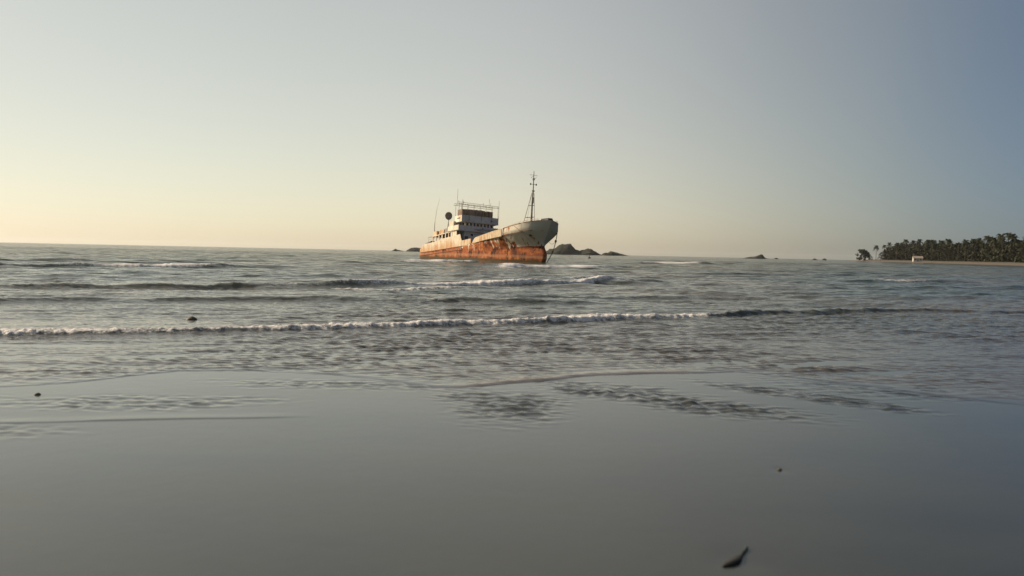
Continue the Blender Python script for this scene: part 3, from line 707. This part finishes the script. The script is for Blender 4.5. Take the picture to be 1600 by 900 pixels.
# foremast
fm_ = part(MB().tube([(-4.6, 0, 4.9), (-4.5, 0, 10.2), (-4.3, 0, 12.4)], 0.17, 8, 0.12).tube([(-4.3, 0, 12.4), (-4.22, 0, 15.75)], 0.10, 8, 0.05), "foremast", "mast")
for (z, w, r) in ((15.05, .78, .03), (13.5, .55, .035), (12.38, .26, .09)):
    part(MB().tube([(-4.28, -w, z), (-4.26, w, z)], r, 5), "crosstree", "mast", fm_)
for y in (-.55, .55): part(MB().lathe([(.06, -.16), (.11, -.12), (.11, .12), (.05, .18)], (-4.27, y, 13.5), 8), "mast_lamp", "dark", fm_)
part(MB().tube([(-4.27, -.5, 14.6), (-4.24, -.05, 14.9)], .03, 5).tube([(-4.27, .55, 14.75), (-4.24, .05, 14.25)], .03, 5).box(-4.4, -4.1, -.14, .1, 14.2, 14.55), "mast_bracket", "dark", fm_)
part(MB().tube([(-4.35, 0, 10.3), (-4.3, 0, 11.3)], 0.19, 8, .16), "mast_collar", "dark", fm_)
for side in (-1, 1): part(MB().tube([(-6.6, side * .9, 5.0), (-4.5, side * .1, 12.1)], 0.05, 5), "mast_leg", "mast", fm_)
part(MB().tube([(-3.75, .25, 5.1), (-4.15, .12, 12.0)], 0.04, 5), "mast_stay", "mast", fm_)
for z in (8.0, 10.0):
    f = (z - 5.0) / 7.1; x = -6.6 + 2.1 * f; y = .9 - .8 * f
    part(MB().tube([(x, -y, z), (-3.95, .2, z - .05)], .035, 5).tube([(x, -y, z), (x, y, z)], .035, 5).tube([(x, y, z), (-3.95, .2, z - .05)], .035, 5), "mast_brace", "mast", fm_)
part(MB().tube([(-5.7, -.6, 5.1), (-4.6, -.05, 12)], .018, 4), "mast_wire", "mast", fm_)
part(MB().box(-5.3, -3.9, -.7, .7, 4.9, 6.6), "mast_house", "rust")
# bow rail, fairlead, bollards, windlass
m = MB()
for side in (-1, 1):
    pts_ = [(x, side * (half(x, 6.5) - .12), z_rail(x) + ip(x, [-8, -1, .6], [.12, .34, .3])) for x in (-8.5, -7, -5.5, -4, -2.5, -1.2, -.2, .5)]
    m.tube(pts_, .035, 5)
    for p_ in pts_[::1]: m.tube([(p_[0], p_[1], z_rail(p_[0]) - .1), p_], .03, 5)
part(m, "bow_rail", "white")
m = MB()
for side in (-1, 1): m.tube([(x, side * (half(x, 6.4) - .03), z_rail(x) + .02) for x in (-6.9, -5.5, -4, -2.5, -1.2, -.2, .4, .9)], .075, 6)
part(m, "bulwark_cap", "rust")
part(MB().hexa([(.1, -1.2, 6.6), (1.5, -.5, 6.8), (1.5, .5, 6.8), (.1, 1.2, 6.6), (.2, -1.0, 7.12), (1.35, -.4, 7.2), (1.35, .4, 7.2), (.2, 1.0, 7.12)]), "fairlead", "dark")
for (x, y) in ((-6.2, -3.3), (-7.6, -3.4), (-6.2, 3.3)):
    part(MB().box(x - .35, x + .35, y - .2, y + .2, 5.0, z_rail(x) + .28), "bollard", "rust")
# hawse pipe with rust under it, anchor chain on the far bow
def hull_pt(x, z, side, off=0.03): return Vector((x, side * (half(x, z) + off), z))
hp = hull_pt(-1.0, 4.45, -1, 0.0)
m = MB(); dirn = Vector((.25, -1, -.35)).normalized(); m.tube([hp - dirn * .25, hp + dirn * .06], .30, 10, .24); part(m, "hawse_pipe", "dark", hull)
m = MB(); m.tube([hull_pt(x, z, -1, .02) for x, z in ((-3.6, 6.0), (-2.9, 5.6), (-2.2, 5.15), (-1.6, 4.75), (-1.2, 4.5))], .035, 5); part(m, "rust_streak_wire", "rust", hull)
ch = MB()
P0 = hull_pt(-0.1, 5.2, 1, .05); P1 = Vector((-2.05, 1.5, -.1))
n = 44
for i in range(n):
    t0, t1 = i / n, (i + 1.25) / n
    def cp(t):
        q_ = P0.lerp(P1, t); q_ = q_ + Vector((0.45, .10, -.25)) * math.sin(math.pi * min(t, 1)) * 1.0; return q_
    ch.tube([cp(t0), cp(min(1, t1))], .075 if i % 2 else .05, 5)
part(ch, "anchor_chain", "chain")
part(MB().lathe([(.05, -.25), (.16, -.15), (.19, 0), (.14, .16), (.05, .24)], tuple(P0.lerp(P1, .24) + Vector((.3, .07, -.16))), 8), "chain_shackle", "dark")
ra, rb = hull_pt(-1.3, 3.7, 1, .0), P0.lerp(P1, .24) + Vector((.3, .07, -.16))
part(MB().tube([ra.lerp(rb, t) + Vector((0, 0, -.45 * math.sin(math.pi * t))) for t in np.linspace(0, 1, 9)], .03, 5), "mooring_rope", "rope")
# draught marks and rust patch plates near the stem
for (x, z, w, h_) in ((-.95, 3.35, .22, .55), (-.7, 2.9, .16, .3), (-.9, 3.95, .1, .2)):
    c_ = hull_pt(x, z, -1, 0.0); 
    part(MB().box(x - w, x + w, c_.y - .02, c_.y + .14, z - h_ / 2, z + h_ / 2), "patch_plate", "rust", hull)

# ------------------------------------------------------------------ islets beyond the ship
def mat_islet():
    q = NT("scrub_and_rock"); v = q.pos()
    n = q.noise(v, 0.35, 5, 0.65); n2 = q.noise(v, 0.08, 3)
    c = q.mix(q.ramp(n, 0.4, 0.65), (0.016, 0.018, 0.012), (0.032, 0.033, 0.022))
    c = q.mix(q.ramp(n2, 0.58, 0.72), c, (0.07, 0.06, 0.048))
    return q.out(Base_Color=c, Roughness=0.95, Specular_IOR_Level=0.15, Normal=q.bump(n, 1.0, 1.5))
ISLET = mat_islet()
def pix_xy(u, dist): # bearing of a picture column at a distance from the camera
    return (u - 800) / FPX * dist, dist
def islet(name, prof, dist, depth, label, seed, cat="islet"):
    """prof: (picture column, height in metres)"""
    us = np.array([p_[0] for p_ in prof], float); hs = np.array([p_[1] for p_ in prof], float)
    X = (us - 800) / FPX * dist; nx = max(24, int((X[-1] - X[0]) / 1.6)); ny = 22
    gx = np.linspace(X[0], X[-1], nx); gy = np.linspace(-1, 1, ny)
    GX, GY = np.meshgrid(gx, gy)
    ph = np.interp(GX, X, hs)
    wob = (vnoise(GX * .05 + seed, GX * 0) - .5) * .7
    Z = ph * np.clip(1 - np.abs(GY - wob * .6) ** 2.2, 0, 1)
    Z = Z * (0.72 + .55 * fbm(GX * .10 + seed, GY * 4 + seed, 4)) + (fbm(GX * .33, GY * 9 + seed, 3) - .5) * .34 * ph.clip(0, 8)
    Z[0] = Z[-1] = -2; Z[:, 0] = Z[:, -1] = -2
    o = grid_object(name, GX - X.mean(), GY * depth, Z, ISLET)
    o.location = (X.mean(), dist, -0.3)
    return tag(o, label, cat)
islet("islet", [(846, 0), (853, 6), (858, 9), (864, 10), (872, 17), (877, 19.5), (884, 20), (891, 17), (896, 12), (905, 8), (911, 10), (918, 13), (925, 9), (932, 4.5), (938, 1)], 1450, 60, "large dark hilly islet on the horizon right behind the ship's bow", 3.3)
islet("islet", [(938, .5), (942, 4.5), (948, 5), (953, 8.2), (957, 7), (966, 4.5), (974, 2.5), (982, .5)], 1450, 30, "low dark rocky islet trailing off right of the large islet", 8.1)
islet("islet", [(634, 1), (638, 4), (643, 6.5), (648, 8), (655, 7), (662, 5), (672, 1)], 1450, 30, "dark low islet partly hidden by the ship's stern", 5.7)
islet("islet", [(611, .5), (614, 2.5), (617, 4.8), (620, 3.0), (626, 1.5), (632, .5)], 1450, 14, "tiny dark rock farthest left on the horizon, off the ship's stern", 9.4)
islet("islet", [(1160, .5), (1167, 2.2), (1174, 3.2), (1181, 4.5), (1185, 7.0), (1189, 6.8), (1191, 3), (1196, .5)], 1250, 14, "low flat islet with a hump at its right end on the open horizon", 2.2)
for u, hh, lab in ((1212, 2.0, "tiny dark rock on the horizon just right of the humped islet"), (1272, 2.4, "left one of two tiny rocks on the horizon before the tree point"), (1287, 2.8, "right one of two tiny rocks on the horizon before the tree point")):
    islet("rock", [(u - 4, .3), (u - 1.5, hh), (u + 1, hh * .9), (u + 4, .3)], 1250, 5, lab, u * .1, "rock")

# ------------------------------------------------------------------ wooded headland on the right
SHORE = [(416, 960), (385, 800), (350, 640), (322, 540), (303, 465), (288, 380), (272, 300), (255, 200)]   # waterline
def shore_x(y): return np.interp(y, [p_[1] for p_ in SHORE[::-1]], [p_[0] for p_ in SHORE[::-1]])
gy = np.linspace(200, 975, 90); gt = np.concatenate([[-6, -2, 0, 3, 7, 12, 17, 24, 40], np.linspace(70, 500, 8)])
GX = shore_x(gy)[:, None] + gt[None, :] * np.clip((978 - gy) / 120, .02, 1)[:, None] + 2.0 * (vnoise(gy * .05, gy * 0) - .5)[:, None]
GYY = np.repeat(gy[:, None], len(gt), 1)
GZ = np.interp(gt, [-6, 0, 7, 17, 40, 500], [-.7, 0, .7, 2.2, 2.6, 5])[None, :] * np.clip((978 - gy) / 60, .2, 1)[:, None] + .25 * (fbm(GX * .1, GYY * .1, 2) - .5)
def mat_land():
    q = NT("headland_ground"); v = q.pos(); x, y, z = q.sep(v); n = q.noise(v, .2, 4)
    zz = q.math('MULTIPLY_ADD', n, 1.0, z)
    c = q.mix(q.ramp(zz, 1.8, 2.7), (0.085, 0.065, 0.047), (0.02, 0.022, 0.011))
    return q.out(Base_Color=c, Roughness=.95)
tag(grid_object("headland", GX, GYY, GZ, mat_land()), kind="structure")

def mat_leaf(name, a, b):
    q = NT(name); v = q.obj(); oi = q.n("ShaderNodeObjectInfo").outputs["Random"]
    c = q.mix(q.ramp(q.noise(v, .5, 3), .35, .65), a, b)
    c = q.mix(q.math('MULTIPLY', oi, .45), c, (0.032, 0.029, 0.014))
    return q.out(Base_Color=c, Roughness=.8, Specular_IOR_Level=0.15)
LEAF = mat_leaf("tree_foliage", (0.011, 0.014, 0.007), (0.022, 0.026, 0.012))
PALM = mat_leaf("palm_fronds", (0.013, 0.017, 0.008), (0.027, 0.030, 0.014))
BARK = mat_plain("palm_bark", (0.05, 0.04, 0.03), (0.032, 0.025, 0.02), .95)

def palm_root(seed, H=17.0, lean=1.5):
    r = random.Random(seed); root = empty("palm_tree", (0, 0, 0))
    pts_ = [(lean * (t ** 2), .4 * lean * t ** 2, H * t) for t in np.linspace(0, 1, 7)]
    MB().tube(pts_, .26, 7, .14).build("trunk", BARK, root, True)
    m = MB(); top = Vector(pts_[-1])
    for k in range(22):
        az = 2 * math.pi * k / 22 * 2.39 + r.uniform(-.2, .2); el = r.uniform(-.25, 1.15); L = r.uniform(3.6, 5.0)
        d = Vector((math.cos(az), math.sin(az), 0)); side = Vector((-d.y, d.x, 0)); prev = None
        for j in range(9):
            t = j / 8; pos = top + d * (L * t * math.cos(el) * (1 - .15 * t)) + Vector((0, 0, L * (math.sin(el) * t - (.65 + .35 * (1 - el)) * t * t * .9)))
            if prev is not None:
                w0 = .95 * math.sin(math.pi * (.12 + .85 * (t - .06))) + .08
                dr = Vector((0, 0, -.55 * w0))
                for s_ in (-1, 1):
                    for u in (.0, .5):
                        a = prev.lerp(pos, u); b = prev.lerp(pos, u + .36)
                        tip = side * s_ * w0 + dr + d * .35
                        m.add([a, b, b + tip * r.uniform(.85, 1.1), a + tip * r.uniform(.8, 1.05)], [(0, 1, 2, 3)])
            prev = pos
    for k in range(7):
        a = 2 * math.pi * k / 7; c = top + Vector((.3 * math.cos(a), .3 * math.sin(a), -.35)); m.box(c.x - .14, c.x + .14, c.y - .14, c.y + .14, c.z - .18, c.z + .18)
    m.build("crown", PALM, root)
    return root
def leafy_root(seed, H=15.0, R=4.6, base=.3, nc=17):
    r = random.Random(seed); root = empty("broadleaf_tree", (0, 0, 0)); t = MB()
    t.tube([(0, 0, 0), (.2, .1, H * .3), (.1, 0, H * .62)], .34, 7, .16)
    m = MB(); cl = []
    for k in range(nc):
        a = r.uniform(0, 6.28); hgt = H * r.uniform(base, .93); rr = R * math.sqrt(r.random()) * (1 - .55 * max(0, (hgt / H - .6) / .4)) * .8
        cl.append((Vector((rr * math.cos(a), rr * math.sin(a), hgt)), r.uniform(1.1, 2.0)))
    for c, q_ in cl[:9]: t.tube([(.1, 0, H * .35 + .1 * c.z), c], .1, 5, .03)
    for c, q_ in cl:
        for i in range(46):
            v_ = Vector((r.gauss(0, 1), r.gauss(0, 1), r.gauss(0, .8))).normalized() * q_ * r.random() ** .4
            n_ = (v_ + Vector((r.uniform(-1, 1), r.uniform(-1, 1), r.uniform(-.2, 1.2)))).normalized(); a_ = n_.orthogonal().normalized(); b_ = n_.cross(a_); sz = r.uniform(.22, .5) * (1.7 if nc > 20 else 1)
            p_ = c + v_; m.add([p_ - a_ * sz, p_ - b_ * sz * .6, p_ + a_ * sz, p_ + b_ * sz * .6], [(0, 1, 2, 3)])
    t.build("trunk", BARK, root, True); m.build("crown", LEAF, root)
    return root
PALMS = [palm_root(1, 17, 1.6), palm_root(2, 18.5, -1.2), palm_root(3, 16, .6)]
LONE = leafy_root(6, 12.5, 8.2, .12, 46)
LEAFY = [leafy_root(4, 14, 5.0, .18), leafy_root(5, 16, 5.6, .22)]
used = set()
def plant(proto, x, y, z, s, label, group=None):
    rz = random.uniform(0, 6.28)
    if proto.name not in used:
        used.add(proto.name); proto.location = (x, y, z); proto.rotation_euler = (0, 0, rz); proto.scale = (s, s, s); proto["label"] = label; o = proto
        if group: o["group"] = group
    else: o = dup(proto, (x, y, z), rz, (s, s, s), label, group)
    if not group and "group" in o: del o["group"]
    o["category"] = "palm tree" if proto in PALMS else "tree"
    return o
def land_z(d): return float(np.interp(d, [0, 7, 17, 40, 500], [0, .7, 2.2, 2.6, 5])) - .15
GP, GB = "coconut palms in the grove on the point", "broadleaf trees in the grove on the point"
rows_ = ((18, 7.0), (27, 6.5), (40, 7.5))
for d0, gap in rows_:
    y = 330.0
    while y < 905:
        d = d0 + random.uniform(-4, 4); x = float(shore_x(y)) + d; s = random.uniform(.84, 1.10) * (1.0 if y < 760 else 1.0) * (1 + (.08 if d0 > 40 else 0))
        if random.random() < (.55 if d0 < 25 else .3):
            plant(random.choice(LEAFY), x, y, land_z(d), s * random.uniform(.7, 1.0), "dark broadleaf tree among the palms of the wooded point", GB)
        else:
            plant(random.choice(PALMS), x, y, land_z(d), s, "dark coconut palm standing in the dense grove on the wooded point", GP)
        y += gap * random.uniform(.7, 1.3) * (1 + (y - 330) / 900)
def at_u(u, y): return (u - 800) / FPX * y
plant(LONE, at_u(1347, 925), 925, .5, 1.12, "lone round bushy tree at the seaward tip of the wooded point")
plant(PALMS[2], at_u(1367, 885), 885, 1.0, 1.0, "lone slender palm standing between the tip tree and the grove")
for u, yy, sc_, lab in ((1374, 868, .62, "low bushy tree just right of the lone slender palm"), (1360, 905, .36, "small low bush between the tip tree and the lone palm")):
    plant(LEAFY[1], at_u(u, yy), yy, .8, sc_, lab)
# undergrowth beneath the grove: one dense thicket
m = MB(); r = random.Random(9)
for k in range(19000):
    y = r.uniform(300, 905); d = 16 + abs(r.gauss(0, 11)); x = float(shore_x(y)) + d; z = land_z(d) + r.random() * (5.0 + min(10.0, (d - 12) * .9))
    n_ = Vector((r.uniform(-1, 1), r.uniform(-1, 1), r.uniform(0, 1))).normalized(); a_ = n_.orthogonal().normalized(); b_ = n_.cross(a_); sz = r.uniform(.6, 1.5); p_ = Vector((x, y, z))
    m.add([p_ - a_ * sz, p_ - b_ * sz * .6, p_ + a_ * sz, p_ + b_ * sz * .6], [(0, 1, 2, 3)])
tag(m.build("undergrowth", LEAF), "dark undergrowth filling the foot of the palm grove", "undergrowth", kind="stuff")
# white beach house
hy = 690.0; hx = at_u(1432, hy); hd = hx - float(shore_x(hy))
hs = empty("house", (hx, hy, 1.6), (0, 0, rad(-18))); hs.scale = (.8, .8, .85)
tag(hs, "small white beach house with a pale roof in front of the palm grove", "house")
HW = mat_plain("white_plaster", (.50, .47, .41), (.42, .39, .34), .85, .5); HR = mat_plain("pale_roofing", (.30, .25, .2), (.24, .2, .16), .8, .6)
MB().box(-4.6, 4.6, -3, 3, -.6, 3.0).add([(-4.6, -3, 3), (-4.6, 3, 3), (-4.6, 0, 4.9), (4.6, -3, 3), (4.6, 3, 3), (4.6, 0, 4.9)], [(0, 2, 1), (3, 4, 5)]).build("wall", HW, hs)
m = MB()
for s_ in (-1, 1):
    m.hexa([(-5.1, s_ * 3.6, 2.68), (5.1, s_ * 3.6, 2.68), (5.1, 0, 4.96), (-5.1, 0, 4.96), (-5.1, s_ * 3.6, 2.83), (5.1, s_ * 3.6, 2.83), (5.1, 0, 5.11), (-5.1, 0, 5.11)])
m.build("roof", HR, hs)
for x0 in (-3.2, 2.0):
    MB().box(x0, x0 + 1.3, -3.04, -3.0, 1.0, 2.2).build("window", MAT['glass'], hs)
MB().box(-.7, .4, -3.05, -3.0, -.4, 1.9).build("door", MAT['rust'], hs)

# ------------------------------------------------------------------ small things
# buoy far out, right of the big islet
bx, by = at_u(919.5, 300), 300.0
bo = empty("buoy", (bx, by, -.3)); tag(bo, "tiny dark buoy on the sea below the large islet", "buoy")
MB().lathe([(.2, 0), (.55, .25), (.6, .6), (.3, .8), (.16, 1.0)], n=12).build("float", MAT['dark'], bo, True)
MB().tube([(0, 0, .95), (0, 0, 1.9)], .07, 6).build("pole", MAT['dark'], bo)
MB().lathe([(.05, 0), (.24, .1), (.24, .3), (.05, .42)], (0, 0, 1.85), 8).build("topmark", MAT['dark'], bo)
# brown rock awash, left
def pebble(name, loc, r, mat, label, cat, seed, sq=.6):
    V = []; n_, k_ = 14, 8; Fc = []
    for i in range(k_ + 1):
        a = math.pi * i / k_
        for j in range(n_):
            b = 2 * math.pi * j / n_; rr = 1 + .35 * (vnoise(np.array([2 * math.sin(a) * math.cos(b) + seed]), np.array([2 * math.sin(a) * math.sin(b) + 2 * math.cos(a)]))[0] - .5)
            V.append((r * rr * math.sin(a) * math.cos(b), r * .7 * rr * math.sin(a) * math.sin(b), r * sq * rr * math.cos(a)))
    for i in range(k_):
        for j in range(n_): Fc.append((i * n_ + j, (i + 1) * n_ + j, (i + 1) * n_ + (j + 1) % n_, i * n_ + (j + 1) % n_))
    o = MB().add(V, Fc).build(name, mat, None, True); o.location = loc
    return tag(o, label, cat)
ROCK = mat_plain("wet_brown_rock", (.10, .072, .045), (.06, .045, .03), .8, 6)
pebble("rock", (-6.75, 16.6, -.02), .12, ROCK, "small brown rock awash just behind the broken wave on the left", "rock", 2.0, .75)
pebble("rock", (-4.83, 8.0, -.004), .035, ROCK, "small dark stone in the ripples at the far left of the shallows", "rock", 3.4, .7)
pebble("pebble", (1.99, 5.72, .002), .017, ROCK, "single dark pebble on the smooth wet sand at right", "pebble", 5.0, .5)
# dark leaf on the wet sand
def leaf():
    a0 = Vector((1.085, 3.885, .010)); a1 = Vector((1.262, 4.105, .020))
    root = empty("leaf", tuple(a0.lerp(a1, .5))); c = root.location.copy()
    ax = (a1 - a0); L = ax.length; ax.normalize(); sd = Vector((-ax.y, ax.x, 0)).normalized(); up = Vector((0, 0, 1))
    V = []; Fc = []; n_ = 22
    for i in range(n_ + 1):
        t = i / n_; w = ip(t, [0, .06, .2, .4, .6, .75, .88, 1.0], [.002, .013, .026, .028, .018, .007, .005, .005]); bend = .012 * math.sin(math.pi * t)
        ctr = a0.lerp(a1, t) - c - sd * bend; zb = -c.z
        for s_ in (-1, -.5, 0, .5, 1):
            V.append(ctr.xy.to_3d() + sd * w * s_ + up * (zb + .003 + w * (.30 + .22 * (1 - s_) * .5 - .28 * s_ * s_) + .0012 * math.sin(11 * t + 3 * s_)))
        for s_ in (1, .5, 0, -.5, -1):
            V.append(ctr.xy.to_3d() + sd * w * s_ + up * (zb - .002))
    for i in range(n_):
        for k in range(10): Fc.append((i * 10 + k, (i + 1) * 10 + k, (i + 1) * 10 + (k + 1) % 10, i * 10 + (k + 1) % 10))
    Fc += [tuple(range(9, -1, -1)), tuple(n_ * 10 + k for k in range(10))]
    MB().add(V, Fc).build("blade", mat_plain("dark_wet_leaf", (.006, .006, .005), (.010, .009, .007), .8, 30), root, True)
    e = a1 - c; e.z = -c.z + .004; st = MB().tube([e - ax * .05, e, e + ax * .03 + sd * .006, e + ax * .042 + sd * .009], .0045, 6, .009)
    st.build("stalk", mat_plain("dark_teal_stalk", (.008, .020, .020), (.012, .024, .022), .7, 30), root, True)
    tag(root, "small dark curled leaf lying on the wet sand in the foreground", "leaf")
leaf()

# ------------------------------------------------------------------ sea air
hz = NT("sea_haze"); hz.t.nodes.remove(hz.b)
pv = hz.n("ShaderNodeVolumePrincipled"); pv.inputs["Color"].default_value = (0.93, 0.95, 0.97, 1); pv.inputs["Density"].default_value = 0.00003; pv.inputs["Anisotropy"].default_value = 0.3
hz.l(pv.outputs[0], hz.t.nodes["Material Output"].inputs["Volume"])
tag(MB().box(-31000, 31000, -450, 7900, -8.5, 42).build("haze", hz.m), kind="stuff")
